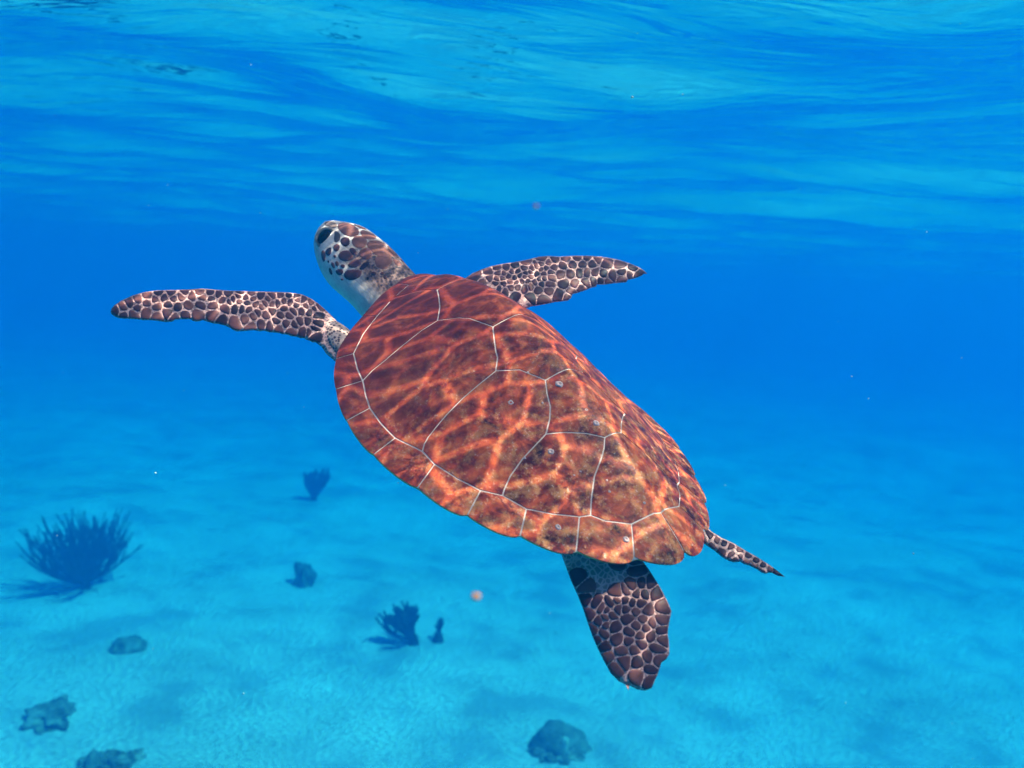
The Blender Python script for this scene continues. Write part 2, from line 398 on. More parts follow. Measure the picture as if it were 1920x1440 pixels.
def fill(poly, step, seed=1):
    """triangulated interior of a plan polygon: returns points, triangles, distance to the edge, number of edge points"""
    r = np.random.default_rng(seed); lo, hi = poly.min(0), poly.max(0)
    gx, gy = np.meshgrid(np.arange(lo[0], hi[0], step), np.arange(lo[1], hi[1], step*.87), indexing='ij')
    gx = gx + (np.arange(gx.shape[1]) % 2)[None]*step/2
    g = np.stack([gx.ravel(), gy.ravel()], -1)+r.normal(0, step*.05, (gx.size, 2))
    g = g[inside(poly, g)]
    if len(g): g = g[bdist(poly, g) > step*.55]
    pts = np.concatenate([poly, g]); nb = len(poly)
    res = delaunay_2d_cdt([Vector(p) for p in pts], [(i, (i+1) % nb) for i in range(nb)], [], 1, 1e-7)
    V_ = np.array([tuple(v) for v in res[0]]); T_ = [tuple(f) for f in res[2]]
    dd = np.maximum(bdist(poly, V_), 0)
    return V_, T_, dd
def boundary_loops(T_):
    cnt = {}
    for f in T_:
        for a, b in zip(f, f[1:]+f[:1]): cnt[(a, b)] = 1
    return [(a, b) for (a, b) in cnt if (b, a) not in cnt]

# base shell: the pale seam layer that shows between the scutes, with rim and hollow underside
NR, NT_ = 34, 240
ths = np.linspace(-math.pi, math.pi, NT_, endpoint=False)
verts = [shell(np.array([UC, 0.0]))-np.array([0, 0, .0003])]; faces = []
lob = np.array([lobe(t) for t in ths])
for k in range(1, NR+1):
    rho = k/NR; uv = polar(np.where(rho < .9, rho, rho*(1+(lob-1)*min(1, (rho-.85)/.15))-.004*(k == NR)), ths)
    verts += list(shell(uv)-shell_n(uv)*.0003)
edge = shell(polar(lob-.004, ths))
for s, dz, kk in ((.996, -.0022, 0), (.93, -.0042, 0), (.80, -.004, 0), (.5, .016, 0)):
    base = edge*np.array([s, s, 1])+np.array([0.02*(1-s), 0, dz]); verts += list(base)
verts.append(np.array([.008, 0, .024]))
nring = NR+4
for r_ in range(nring):
    for j in range(NT_):
        j2 = (j+1) % NT_
        if r_ == 0: faces.append((0, 1+j2, 1+j))
        else:
            a = 1+(r_-1)*NT_; b = a+NT_
            faces.append((a+j, a+j2, b+j2, b+j))
last = 1+(nring-1)*NT_
for j in range(NT_): faces.append((last+j, last+(j+1) % NT_, len(verts)-1))
carapace = mesh_obj('carapace', verts, faces, MSEAM, turtle)
carapace.data.materials.append(MRIM)
for p in carapace.data.polygons:
    if max(p.vertices) > 1+NR*NT_: p.material_index = 1
bm = bmesh.new(); bm.from_mesh(carapace.data); bmesh.ops.recalc_face_normals(bm, faces=bm.faces); bm.to_mesh(carapace.data); bm.free()

MARG0 = 8; NMARG = 22
for k, p in enumerate(polys):
    P = resample_closed(p, .0075)
    P = inset(P, .0015)
    if abs(area(P)) < 1e-4: continue
    V_, T_, dd = fill(P, .0085, k)
    marg = (MARG0 <= k < MARG0+NMARG) or k == len(polys)-1
    S = shell(V_); N = shell_n(V_)
    lift = .0002+.0005*(1-np.exp(-(dd/.006)**1.2)) + .0010*np.minimum(dd/.06, 1)
    X = S+N*lift[:, None]
    bl = boundary_loops(T_); nb = {}
    VV = list(X)
    for a, b in bl:
        for q in (a, b):
            if q not in nb:
                th = math.atan2(abs(V_[q, 1]), UC-V_[q, 0]); rho = math.hypot(UC-V_[q, 0], V_[q, 1])/float(spline(RIM_R, np.array([th]))[0])
                nb[q] = len(VV); dpt = .0016 if (marg and rho > .965) else .0012
                VV.append(X[q]); VV.append(X[q]-N[q]*dpt)
    FF = list(T_)+[(nb[b], nb[a], nb[a]+1, nb[b]+1) for a, b in bl]
    o = mesh_obj('scute', VV, FF, MS, carapace)
    c0 = P.mean(0); ar = c0+np.array([.035, -.02*np.sign(c0[1]) if abs(c0[1]) > .03 else 0.0])
    at_ = o.data.attributes.new('rayco', 'FLOAT_VECTOR', 'POINT'); buf = np.zeros((len(VV), 3))
    dv = np.array([(V_[i]-ar) for i in range(len(V_))]); rr = np.hypot(dv[:, 0], dv[:, 1])+1e-6
    buf[:len(V_), 0] = dv[:, 0]/rr*np.minimum(rr*30, 1)+k*3.1; buf[:len(V_), 1] = dv[:, 1]/rr*np.minimum(rr*30, 1)+k*1.7; buf[:len(V_), 2] = rr*7
    for q, i in nb.items(): buf[i] = buf[i+1] = buf[q]
    at_.data.foreach_set('vector', buf.ravel())

# barnacles and scars on the shell
def shell_hit_uv(px, py):
    d = pray(px, py); best = None; ts = np.linspace(.45, 1.1, 1400)
    P = to_local(CAM+d[None]*ts[:, None]); uv = np.stack([.5-P[:, 0]/SCL, P[:, 1]/SCL], -1)
    ok = np.hypot(UC-uv[:, 0], uv[:, 1]) < spline(RIM_R, np.arctan2(np.abs(uv[:, 1]), UC-uv[:, 0]))*1.0
    h = P[:, 2]-shell(uv)[:, 2]
    for i in range(1, len(ts)):
        if ok[i] and h[i] <= 0 < h[i-1]: return uv[i]
    return None
def barnacle(px, py, rad, tall=.3):
    rad *= .5
    uv = shell_hit_uv(px, py)
    if uv is None: return
    c = shell(uv); n = shell_n(uv); t = np.cross(n, [0, 0, 1.0]); t /= np.linalg.norm(t); b = np.cross(n, t)
    r = random.Random(int(px)); prof = [(1.0, -.1), (.8, tall*.7), (.55, tall), (.36, tall*.85), (.22, tall*.2), (0, tall*.1)]
    VV, FF = [], []; M_ = 14; ws = [1+r.uniform(-.14, .14) for _ in range(M_)]
    for q, z in prof[:-1]:
        for j in range(M_):
            a = 2*math.pi*j/M_; VV.append(c+(t*math.cos(a)*1.15+b*math.sin(a))*rad*q*ws[j]+n*(.0012+rad*z))
    VV.append(c+n*(.0012+rad*prof[-1][1]))
    for k in range(len(prof)-2):
        for j in range(M_): FF.append((k*M_+j, k*M_+(j+1) % M_, (k+1)*M_+(j+1) % M_, (k+1)*M_+j))
    k = (len(prof)-2)*M_
    for j in range(M_): FF.append((k+j, k+(j+1) % M_, len(VV)-1))
    mesh_obj('barnacle', VV, FF, MBARN, carapace)
for px, py, rad in ((1049, 722, .0062), (1117, 795, .0048), (1101, 760, .0030), (1099, 770, .0026), (1033, 849, .0050), (1046, 990, .0044), (1173, 1013, .0046),
                    (1048, 897, .0028), (958, 757, .0050), (1142, 923, .0022), (1165, 918, .0020), (1207, 944, .0022), (984, 860, .0020), (1045, 868, .0018), (1137, 902, .0016),
                    (1076, 892, .0018), (1088, 885, .0016), (1017, 757, .0018), (990, 700, .0018)):
    barnacle(px, py, rad)

# ------------------------------------------------------------------ body: torso, neck and head, flippers, grown into one mesh
def loft(sections, cap_lo=True, cap_hi=True, nseg=28):
    """closed tube through (centre, half axis a, half axis b) sections"""
    VV, FF = [], []; M_ = nseg
    for c, a, b in sections:
        for j in range(M_):
            t = 2*math.pi*j/M_; VV.append(c+a*math.cos(t)+b*math.sin(t))
    for k in range(len(sections)-1):
        for j in range(M_): FF.append((k*M_+j, k*M_+(j+1) % M_, (k+1)*M_+(j+1) % M_, (k+1)*M_+j))
    VV.append(sections[0][0]); i0 = len(VV)-1; VV.append(sections[-1][0]); i1 = len(VV)-1; k = (len(sections)-1)*M_
    for j in range(M_): FF.append(((j+1) % M_, j, i0)); FF.append((k+j, k+(j+1) % M_, i1))
    return np.array(VV), FF
def smooth_sections(S, n):
    """Catmull-Rom resampling of a list of parameter rows"""
    S = np.array(S, float); m = len(S); P = np.concatenate([[2*S[0]-S[1]], S, [2*S[-1]-S[-2]]]); out = []
    for s in np.linspace(0, m-1, n):
        i = min(int(s), m-2); f = s-i; a, b, c, d = P[i], P[i+1], P[i+2], P[i+3]
        out.append(b+.5*f*(c-a+f*(2*a-5*b+4*c-d+f*(3*(b-c)+d-a))))
    return np.array(out)
# head and neck: jaw-side pixel, crown-side pixel, view depth of the centre, thickness ratio along the view
HEAD = [(735, 668, 855, 592, 0.8480, .85), (706, 630, 815, 558, 0.8616, .84), (682, 598, 788, 524, 0.8736, .82), (660, 572, 766, 501, 0.8840, .80), (640, 554, 749, 481, 0.8936, .80), (622, 538, 729, 461, 0.9048, .84),
        (608, 520, 707, 443, 0.9160, .90), (598, 500, 685, 427.5, 0.9280, .95), (591.5, 480, 662, 419, 0.9400, .98), (588.5, 461, 642, 415.5, 0.9512, .98),
        (589.5, 444, 624, 413.5, 0.9608, .95), (595.5, 430, 611, 415, 0.9672, .85), (600, 424, 606, 418, 0.9696, .6)]
secs = []
for x0, y0, x1, y1, dep, ra in smooth_sections(HEAD, 46):
    p0, p1 = at(x0, y0, dep), at(x1, y1, dep); c = (p0+p1)/2; a = (p1-p0)/2; b = pray((x0+x1)/2, (y0+y1)/2)*np.linalg.norm(a)*ra
    secs.append((c, a, b))
head_v, head_f = loft(secs, nseg=40)
def pillow(outline, p0, n, tmax, d0, step=.0034, seed=3, camber=.0, flip=False):
    """a flat limb: pixel outline on the plane (p0, n), swelling to tmax away from its edge"""
    n = np.array(n, float); n /= np.linalg.norm(n)
    a = np.cross(n, [0, 0, 1.0]); a /= np.linalg.norm(a); b = np.cross(n, a)
    W = np.array([on_plane(x, y, p0, n) for x, y in outline]); Q = np.stack([(W-p0)@a, (W-p0)@b], -1)
    Q = resample_closed(Q, step*.8)
    if area(Q) < 0: Q = Q[::-1]
    V_, T_, dd = fill(Q, step, seed)
    th = tmax*(1-np.exp(-dd/d0))
    base = p0+V_[:, :1]*a+V_[:, 1:]*b
    up = base+n*(th*.5)[:, None]; dn = base-n*(th*.5)[:, None]
    VV = list(up); idx = {}
    for i in range(len(V_)):
        if dd[i] < 1e-5: idx[i] = i
        else: idx[i] = len(VV); VV.append(dn[i])
    FF = list(T_)+[tuple(idx[i] for i in f[::-1]) for f in T_]
    return np.array(VV), FF
def crop_px(pts, x0, y0, s): return [(x0+x/s, y0+y/s) for x, y in pts]
UP = np.array([0, 0, 1.0])
def facing(px, py, k_up, k_side=0.0): return -pray(px, py)+UP*k_up+np.array([k_side, 0, 0])
LF_OUT = crop_px([(105,325),(112,300),(130,280),(180,245),(270,205),(350,182),(450,170),(560,168),(680,163),(760,157),(830,163),(950,172),(1100,177),(1250,180),(1380,185),(1480,198),(1540,225),(1600,265),(1660,318),(1720,378),(1790,450),(1900,540),(1960,680),(1840,760),(1730,690),(1655,625),(1625,577),(1600,560),(1580,545),(1558,546),(1540,535),(1515,527),(1500,515),(1470,516),(1450,506),(1400,500),(1380,490),(1340,486),(1320,479),(1290,475),(1250,473),(1210,462),(1180,466),(1140,458),(1060,464),(1010,467),(985,455),(970,445),(930,425),(880,412),(850,411),(830,405),(800,396),(770,385),(745,394),(715,396),(695,389),(680,380),(620,379),(570,383),(545,397),(500,400),(450,391),(380,385),(340,386),(300,380),(220,375),(170,373),(130,357),(112,342)], 180, 500, 3.84)
RF_OUT = crop_px([(1792,302),(1760,272),(1720,247),(1640,211),(1560,185),(1480,165),(1380,150),(1280,142),(1150,141),(1000,150),(950,147),(900,143),(820,150),(760,165),(700,180),(590,200),(490,215),(390,235),(300,265),(220,300),(160,340),(40,420),(60,560),(250,680),(520,660),(720,612),(740,600),(800,592),(860,580),(915,570),(960,558),(1020,553),(1080,545),(1108,522),(1120,490),(1160,478),(1200,465),(1250,448),(1280,432),(1335,420),(1340,402),(1420,400),(1500,389),(1560,384),(1605,381),(1615,361),(1680,346),(1745,322),(1760,306)], 840, 450, 4.8)
LH_OUT = crop_px([(60,60),(85,180),(120,290),(160,400),(200,510),(250,620),(290,720),(330,840),(370,950),(410,1040),(450,1120),(500,1210),(560,1270),(615,1298),(632,1334),(640,1302),(700,1332),(760,1341),(808,1322),(832,1262),(850,1225),(862,1190),(880,1132),(920,1102),(940,1062),(936,960),(928,925),(932,870),(945,800),(956,742),(930,680),(890,600),(850,530),(800,450),(750,380),(700,320),(690,200),(640,60),(350,0)], 1020, 960, 4.0)
RH_OUT = crop_px([(1040,60),(1120,60),(1200,100),(1260,148),(1330,193),(1420,233),(1510,288),(1600,338),(1700,403),(1760,448),(1810,488),(1750,477),(1715,460),(1690,455),(1660,464),(1630,455),(1600,432),(1540,402),(1500,392),(1470,373),(1420,379),(1380,364),(1340,342),(1280,292),(1220,252),(1160,212),(1060,140)], 1020, 960, 4.0)
# planes: a point each limb passes through, and the way its upper face looks
LF_P, LF_N = at(600, 630, 0.788), facing(420, 580, .85, -.15)
RF_P, RF_N = at(950, 560, 0.900), facing(1030, 530, .95, .10)
LH_P, LH_N = at(1120, 1040, 0.652), facing(1170, 1150, .18, .05)
RH_P, RH_N = at(1310, 1000, 0.724), facing(1390, 1040, .9, .35)
parts = []
def ellipsoid(c, ax, nu=40, nv=20):
    S = [(np.array([c[0]+ax[0]*math.cos(p), c[1], c[2]]), np.array([0, ax[1]*math.sin(p), 0])+1e-9, np.array([0, 0, ax[2]*math.sin(p)])) for p in np.linspace(.03, math.pi-.03, nv)]
    return loft(S, nseg=nu)
tv, tf = ellipsoid((.016, 0, .004), (.164, .102, .053)); parts.append(('torso', to_world(tv), tf, 0))
parts.append(('neck', head_v, head_f, 1))
def arm(pts, mat):
    S = smooth_sections([(x, y, d, r) for x, y, d, r in pts], 18); secs = []
    C_ = np.array([at(x, y, d) for x, y, d, r in S])
    T_ = np.gradient(C_, axis=0)
    for c, t, (_, _, d, r) in zip(C_, T_, S):
        t = t/np.linalg.norm(t); a = np.cross(t, UP); a /= np.linalg.norm(a)+1e-9; b = np.cross(t, a); secs.append((c, a*r*d/FPX, b*r*d/FPX*.8))
    return loft(secs, nseg=24)
parts.append(('flipper', *pillow(LF_OUT, LF_P, LF_N, .013, .0095), 0))
parts.append(('flipper', *pillow(RF_OUT, RF_P, RF_N, .013, .0095, seed=4), 0))
parts.append(('flipper', *pillow(LH_OUT, LH_P, LH_N, .0105, .0095, seed=5), 0))
parts.append(('flipper', *pillow(RH_OUT, RH_P, RH_N, .008, .008, seed=6), 0))
parts.append(('arm', *arm([(760, 740, 0.7920, 40), (690, 690, 0.7880, 40), (650, 655, 0.7920, 36), (628, 624, 0.7970, 26), (606, 600, 0.8030, 10)], 1), 2))
parts.append(('arm', *arm([(900, 640, 0.8560, 45), (930, 585, 0.8880, 40), (955, 555, 0.9000, 30), (985, 535, 0.9080, 15)], 0), 0))
parts.append(('thigh', *arm([(1100, 920, 0.6880, 60), (1115, 1000, 0.6680, 50), (1125, 1055, 0.6560, 36), (1135, 1110, 0.6496, 16)], 0), 0))
parts.append(('tail', *arm([(1200, 950, 0.6880, 30), (1255, 1010, 0.6800, 16), (1282, 1038, 0.6760, 7)], 1), 1))
def temp(name, V_, F_2, mi):
    me = bpy.data.meshes.new(name); me.from_pydata([tuple(v) for v in to_local(V_)], [], [tuple(map(int, f)) for f in F_2])
    me.materials.append(MFLIP); me.materials.append(MNECK); me.materials.append(MGRAN); me.polygons.foreach_set('material_index', [mi]*len(me.polygons))
    b_ = bmesh.new(); b_.from_mesh(me); bmesh.ops.remove_doubles(b_, verts=b_.verts, dist=1e-6); bmesh.ops.recalc_face_normals(b_, faces=b_.faces); b_.to_mesh(me); b_.free()
    o = bpy.data.objects.new(name, me); COL.objects.link(o); return o
objs = [temp(*p) for p in parts]
body = objs[0]; body.name = 'body'
for o in objs[1:]:
    md = body.modifiers.new('union', 'BOOLEAN'); md.operation = 'UNION'; md.solver = 'EXACT'; md.object = o
dg = bpy.context.evaluated_depsgraph_get(); dg.update()
me = bpy.data.meshes.new_from_object(body.evaluated_get(dg)); me.name = 'body'
body.modifiers.clear(); body.data = me
for o in objs[1:]: bpy.data.objects.remove(o)
me.polygons.foreach_set('use_smooth', [True]*len(me.polygons)); body.parent = turtle
print('BODY', len(me.vertices), len(me.polygons), [m_.name for m_ in me.materials])
# throat and chin are pale skin, the nape dark: one pigment value per vertex, from jaw side to crown side of the head
sc_c = np.array([to_local(s[0]) for s in secs]); sc_a = np.array([to_local(s[0]+s[1])-to_local(s[0]) for s in secs])
co = np.empty(len(me.vertices)*3); me.vertices.foreach_get('co', co); co = co.reshape(-1, 3)
near = ((co[:, None]-sc_c[None])**2).sum(-1).argmin(1)
side = ((co-sc_c[near])*sc_a[near]).sum(-1)/(sc_a[near]**2).sum(-1)          # -1 jaw ... +1 crown
tpos = near/len(secs)
sm = lambda a, b, x: np.clip((x-a)/(b-a), 0, 1)
pale = np.clip(sm(-.12, -.45, side)*(1+0*tpos) + sm(.40, .50, tpos+.05*side), 0, 1)
rad_ = np.sqrt(((co-sc_c[near])**2).sum(-1))/np.sqrt((sc_a[near]**2).sum(-1))
pale[rad_ > 1.35] = 0.0
at_ = me.attributes.new('pale', 'FLOAT', 'POINT'); at_.data.foreach_set('value', pale)

# ------------------------------------------------------------------ skin scales: each one a thin plate on the body
bvh = BVHTree.FromPolygons([tuple(to_world(c)) for c in co], [tuple(p.vertices) for p in me.polygons])
def cast(px, py):
    d = pray(px, py); h = bvh.ray_cast(Vector(CAM), Vector(d), 3.0)
    return (None, None) if h[0] is None else (np.array(h[0]), np.array(h[1]) if Vector(h[1]).dot(Vector(d)) < 0 else -np.array(h[1]))
def clip_half(poly, p, n):
    out = []; s = [(q-p)@n for q in poly]
    for i in range(len(poly)):
        j = (i+1) % len(poly)
        if s[i] <= 0: out.append(poly[i])
        if (s[i] <= 0) != (s[j] <= 0): out.append(poly[i]+(poly[j]-poly[i])*(s[i]/(s[i]-s[j])))
    return out
def resample_n(p, n):
    q = np.concatenate([p, p[:1]]); L_ = np.concatenate([[0], np.cumsum(np.linalg.norm(np.diff(q, axis=0), axis=1))])
    t = np.linspace(0, L_[-1], n, endpoint=False); return np.stack([np.interp(t, L_, q[:, k]) for k in (0, 1)], -1)
def plate(poly, mat, lift=.00075, n=14, smooth=1):
    p = chaikin(np.array(poly, float), smooth); p = resample_n(p, n); c = p.mean(0); VV = []; rings = ((1.0, -.0002), (.93, lift*.55), (.76, lift), (.42, lift*1.15))
    hc, nc = cast(*c)
    if hc is None: return None
    for k, dz in rings:
        for q in p:
            h, nn = cast(*(c+(q-c)*k))
            if h is None or abs(np.dot(h-hc, F_)) > .035: return None
            nn = nn+nc*.8; nn /= np.linalg.norm(nn)
            VV.append(h+nn*dz)
    VV.append(hc+nc*lift*1.2); FF = []
    for k in range(len(rings)-1):
        for j in range(n): FF.append((k*n+j, k*n+(j+1) % n, (k+1)*n+(j+1) % n, (k+1)*n+j))
    k = (len(rings)-1)*n
    for j in range(n): FF.append((k+j, k+(j+1) % n, len(VV)-1))
    VV = to_local(np.array(VV))
    b_ = bmesh.new(); vs_ = [b_.verts.new(v) for v in VV]
    for f in FF:
        try: b_.faces.new([vs_[i] for i in f])
        except ValueError: pass
    bmesh.ops.recalc_face_normals(b_, faces=b_.faces)
    o = mesh_obj('scale', [], [], mat, body); b_.normal_update()
    nl = to_local(hc+nc)-to_local(hc)
    if sum((f.normal.dot(Vector(nl)) for f in b_.faces)) < 0: bmesh.ops.reverse_faces(b_, faces=b_.faces)
    b_.to_mesh(o.data); b_.free(); o.data.polygons.foreach_set('use_smooth', [True]*len(o.data.polygons)); return o
NSC = 0
def scales(outline, seeds, gap, rmax, edge_gap=None):
    """rounded cells round each seed, kept inside the limb's outline"""
    global NSC
    S = np.array(seeds, float); O_ = inset(np.array(outline, float) if area(np.array(outline, float)) > 0 else np.array(outline, float)[::-1], edge_gap or gap)
    for i, s in enumerate(S):
        a = np.linspace(0, 2*math.pi, 16, endpoint=False); poly = [s+rmax*np.array([math.cos(t), math.sin(t)]) for t in a]
        for j, q in enumerate(S):
            if j == i: continue
            d = q-s; L_ = np.linalg.norm(d)
            if L_ < 2.4*rmax: poly = clip_half(poly, s+d*.5-d/L_*gap*.5, d/L_)
            if len(poly) < 3: break
        if len(poly) < 3: continue
        # keep inside the limb (clip the concave outline by the convex cell)
        cell = np.array(poly)
        if area(cell) < 0: cell = cell[::-1]
        sub = [q for q in resample_closed(O_, 3.0)]
        for p, q in zip(cell, np.roll(cell, -1, 0)):
            e = q-p
            if np.linalg.norm(e) < 1e-6: continue
            nn = np.array([e[1], -e[0]])/np.linalg.norm(e); sub = clip_half(sub, p, nn)
            if len(sub) < 3: break
        if len(sub) < 3: continue
        sub = np.array(sub)
        if abs(area(sub)) < 12: continue
        if plate(sub, MSCALE, n=14): NSC += 1
LF_S = crop_px([(190,300),(150,318),(250,265),(300,240),(290,300),(370,215),(370,255),(425,240),(455,190),(490,222),(540,192),(560,228),(612,218),(640,185),(690,213),(765,228),(745,185),(832,226),(830,190),(880,200),(950,195),(1030,215),(1040,188),(1130,230),(1120,195),(1185,208),(1240,236),(1268,208),(1330,200),(1390,203),(1445,210),
 (440,282),(520,272),(590,285),(660,275),(755,268),(840,275),(935,287),(1005,291),(1052,297),(1100,305),(1165,325),(1225,342),(1265,315),(1310,268),(1355,250),(1395,255),(1350,300),(1268,272),(1220,265),(1190,290),(1150,272),(1088,262),(1030,252),(985,237),(960,254),(915,238),(1080,225),
 (195,345),(270,338),(360,327),(440,360),(515,328),(640,350),(730,342),(845,347),(1000,408),(1080,378),(1130,352),(1190,415),(1255,425),(1300,398),(1312,440),(1370,408),(1410,462),(1430,420),(1470,398),(1492,462),(1330,348),(1390,350),(1420,318),(1440,280),(1455,238),(1490,238),(1480,312),(1512,280),(1542,330),(1545,262),(1575,300),(1585,350),(1580,405),(1525,395),(1540,468),(1570,500),(1600,285),(1565,440),(900,385),(1120,430),(570,370)], 180, 500, 3.84)
RF_S = crop_px([(255,315),(370,290),(440,255),(530,258),(600,235),(700,205),(850,172),(960,175),(1060,168),(1250,160),(1170,160),(1350,175),(1560,225),(1660,260),(840,218),(905,210),(945,245),(1035,228),(1120,222),(1210,215),(1300,210),(1420,207),(690,255),(760,258),(800,240),(840,264),(882,250),(922,288),(860,302),(800,306),(742,293),(627,286),(572,282),(505,302),(452,295),(545,325),(602,342),(490,346),(440,350),(375,340),(320,382),(430,392),(500,392),(560,377),(620,385),(667,370),(642,318),(692,330),(742,328),(702,300),(717,365),(782,380),(742,410),(690,427),(627,415),(562,428),(822,352),(862,345),(925,335),(1015,307),(1105,300),(1187,293),(1247,295),(1320,297),(1475,330),(1395,308),(1570,292),(1640,302),(1700,318),(842,392),(905,400),
 (815,445),(905,450),(1000,495),(1140,400),(1050,392),(1245,382),(1310,365),(1375,368),(1440,378),(605,500),(740,520),(855,528),(690,570),(520,455),(462,428),(1078,518),(395,430),(1112,466),(1200,432),(1565,350)], 840, 450, 4.8)
LH_S = crop_px([(255,500),(310,562),(315,655),(345,765),(372,890),(445,1010),(440,910),(530,1170),(550,955),(520,862),(600,1115),(712,1225),(590,1045),(500,770),(415,820),(465,850),(462,790),(505,692),(555,612),(550,665),(612,662),(550,720),(615,727),(470,737),(430,720),(635,792),(690,745),(660,682),(745,610),(665,560),(770,742),(720,690),(835,600),(885,715),(870,815),(812,835),(692,855),(770,872),(655,905),(720,930),(742,800),(875,892),(885,955),(800,925),(845,1025),(675,1020),(717,985),(785,1090),(702,1125),(790,1185),(850,1105),(790,1255),(735,545),(795,545),(700,610),(615,600),(390,690),(400,960),(470,1090),(640,970),(560,360),(690,370),(700,430)], 1020, 960, 4.0)
RH_S = crop_px([(1240,180),(1205,200),(1295,218),(1262,252),(1335,292),(1350,240),(1415,312),(1402,262),(1468,332),(1465,288),(1440,350),(1530,332),(1522,372),(1590,368),(1575,405),(1640,405),(1630,437),(1700,425),(1745,455)], 1020, 960, 4.0)
scales(LF_OUT, LF_S, 2.3, 17, 1.6); scales(RF_OUT, RF_S, 1.5, 24, 1.2); scales(LH_OUT, LH_S, 1.5, 22, 1.0); scales(RH_OUT, RH_S, 3.6, 14, 2.2)
print('SCALES', NSC)
HEAD_S = [[(510,215),(560,188),(680,212),(758,268),(772,330),(700,368),(600,348),(545,300),(505,250)], [(700,208),(800,238),(880,280),(790,262)], [(795,280),(880,295),(995,355),(1005,400),(870,408),(790,338)],
 [(560,385),(620,375),(655,400),(650,470),(600,500),(545,460),(540,410)], [(700,400),(760,365),(840,375),(870,430),(840,500),(760,510),(700,460)], [(890,452),(980,455),(1080,495),(1190,602),(1180,620),(1000,605),(950,550),(900,490)],
 [(885,425),(1010,418),(1095,455),(1110,490),(1000,448)], [(455,480),(500,460),(530,490),(510,550),(470,560),(445,520)], [(655,520),(700,510),(745,550),(740,600),(700,600),(660,560)],
 [(790,560),(840,515),(900,515),(945,580),(935,650),(860,665),(790,620),(775,590)], [(520,590),(570,550),(640,550),(700,620),(680,660),(600,685),(530,660),(510,620)], [(640,720),(690,680),(760,660),(800,680),(780,740),(700,770),(640,750)],
 [(790,760),(840,700),(915,690),(900,730),(830,790),(785,790)], [(590,830),(640,795),(780,795),(810,830),(780,890),(680,930),(610,910),(585,870)], [(350,540),(410,500),(420,540),(410,600),(375,615),(345,580)], [(290,560),(320,540),(345,590),(345,650),(325,700),(295,640)],
 [(445,615),(470,600),(485,630),(460,648)], [(415,710),(440,690),(465,740),(460,780),(430,760)], [(470,690),(500,685),(520,720),(500,760),(475,730)], [(540,730),(575,722),(600,745),(580,775),(540,760)], [(385,780),(410,770),(435,830),(430,860),(400,840)],
 [(475,810),(510,785),(565,790),(575,830),(540,865),(490,850)], [(540,910),(570,905),(575,930),(545,930)], [(1000,635),(1100,622),(1185,642),(1185,715),(1100,780),(1000,735)], [(1140,480),(1200,545),(1280,635),(1225,615),(1170,550)], [(370,680),(388,672),(395,700),(375,706)],
 [(930,830),(965,815),(1000,830),(985,865),(940,865)], [(1045,830),(1090,820),(1100,850),(1060,865)], [(1090,885),(1120,872),(1140,900),(1110,920)], [(1030,365),(1100,432),(1120,465),(1060,425),(1015,405)], [(1210,655),(1280,680),(1320,740),(1250,730)], [(870,890),(905,880),(910,915),(880,925)]]
MCROWN = mat_plain('crown_scale', (.34, .095, .07), .5, .12, .6, 90, .3)
for k, p in enumerate(HEAD_S):
    crown = k in (0, 1, 2, 4, 5, 6, 23, 24, 29, 30)
    q = np.array(crop_px(p, 560, 390, 6.857)); 
    for fac in ((1.26, 1.16, 1.06, .94, .8) if crown else (1.12, 1.0, .85)):
        if plate(q.mean(0)+(q-q.mean(0))*fac, MCROWN if crown else MSCALE, lift=.0005, n=16): NSC += 1; break
MPRE = mat_plain('brow_scale', (.42, .20, .17), .6, .12, .5, 260, .4)
for p, mt in (([(325,185),(395,160),(500,195),(495,255),(440,265),(395,240),(330,225)], MPRE), ([(452,285),(505,300),(548,350),(525,430),(470,455),(450,400),(462,340)], MDARK), ([(255,235),(300,200),(320,225),(270,255)], MPRE)):
    if plate(crop_px(p, 560, 390, 6.857), mt, lift=.0004, n=16): NSC += 1
print('SCALES', NSC)

# ------------------------------------------------------------------ eye
def eye(px, py, rad, sx=1.0):
    h, n = cast(px, py)
    n = n*.6-pray(px, py)*.6; n /= np.linalg.norm(n)
    t = np.cross(n, UP); t /= np.linalg.norm(t); b = np.cross(n, t)
    ca, sa = math.cos(.5), math.sin(.5); t, b = t*ca+b*sa, b*ca-t*sa
    S = []
    for p in np.linspace(.02, math.pi*.62, 14): S.append((h-n*rad*.32+n*rad*math.cos(p)*.8, t*rad*math.sin(p)*1.06, b*rad*math.sin(p)*1.0))
    V_, F_2 = loft(S, nseg=28); o = mesh_obj('eye', to_local(V_), F_2, MEYE, turtle)
    ring = []; FF = []; M_, K_ = 32, 8
    for j in range(M_):
        a = 2*math.pi*j/M_; dr = t*math.cos(a)*1.06+b*math.sin(a)*1.0; c = h+dr*rad*1.12-n*rad*.10; th = rad*(.12+.06*abs(math.sin(a)))
        for k in range(K_): u_ = 2*math.pi*k/K_; ring.append(c+dr*th*math.cos(u_)*1.3+n*th*math.sin(u_))
    for j in range(M_):
        for k in range(K_): FF.append((j*K_+k, j*K_+(k+1) % K_, ((j+1) % M_)*K_+(k+1) % K_, ((j+1) % M_)*K_+k))
    mesh_obj('eyelid', to_local(np.array(ring)), FF, MLID, o)
eye(610, 445, .0090)

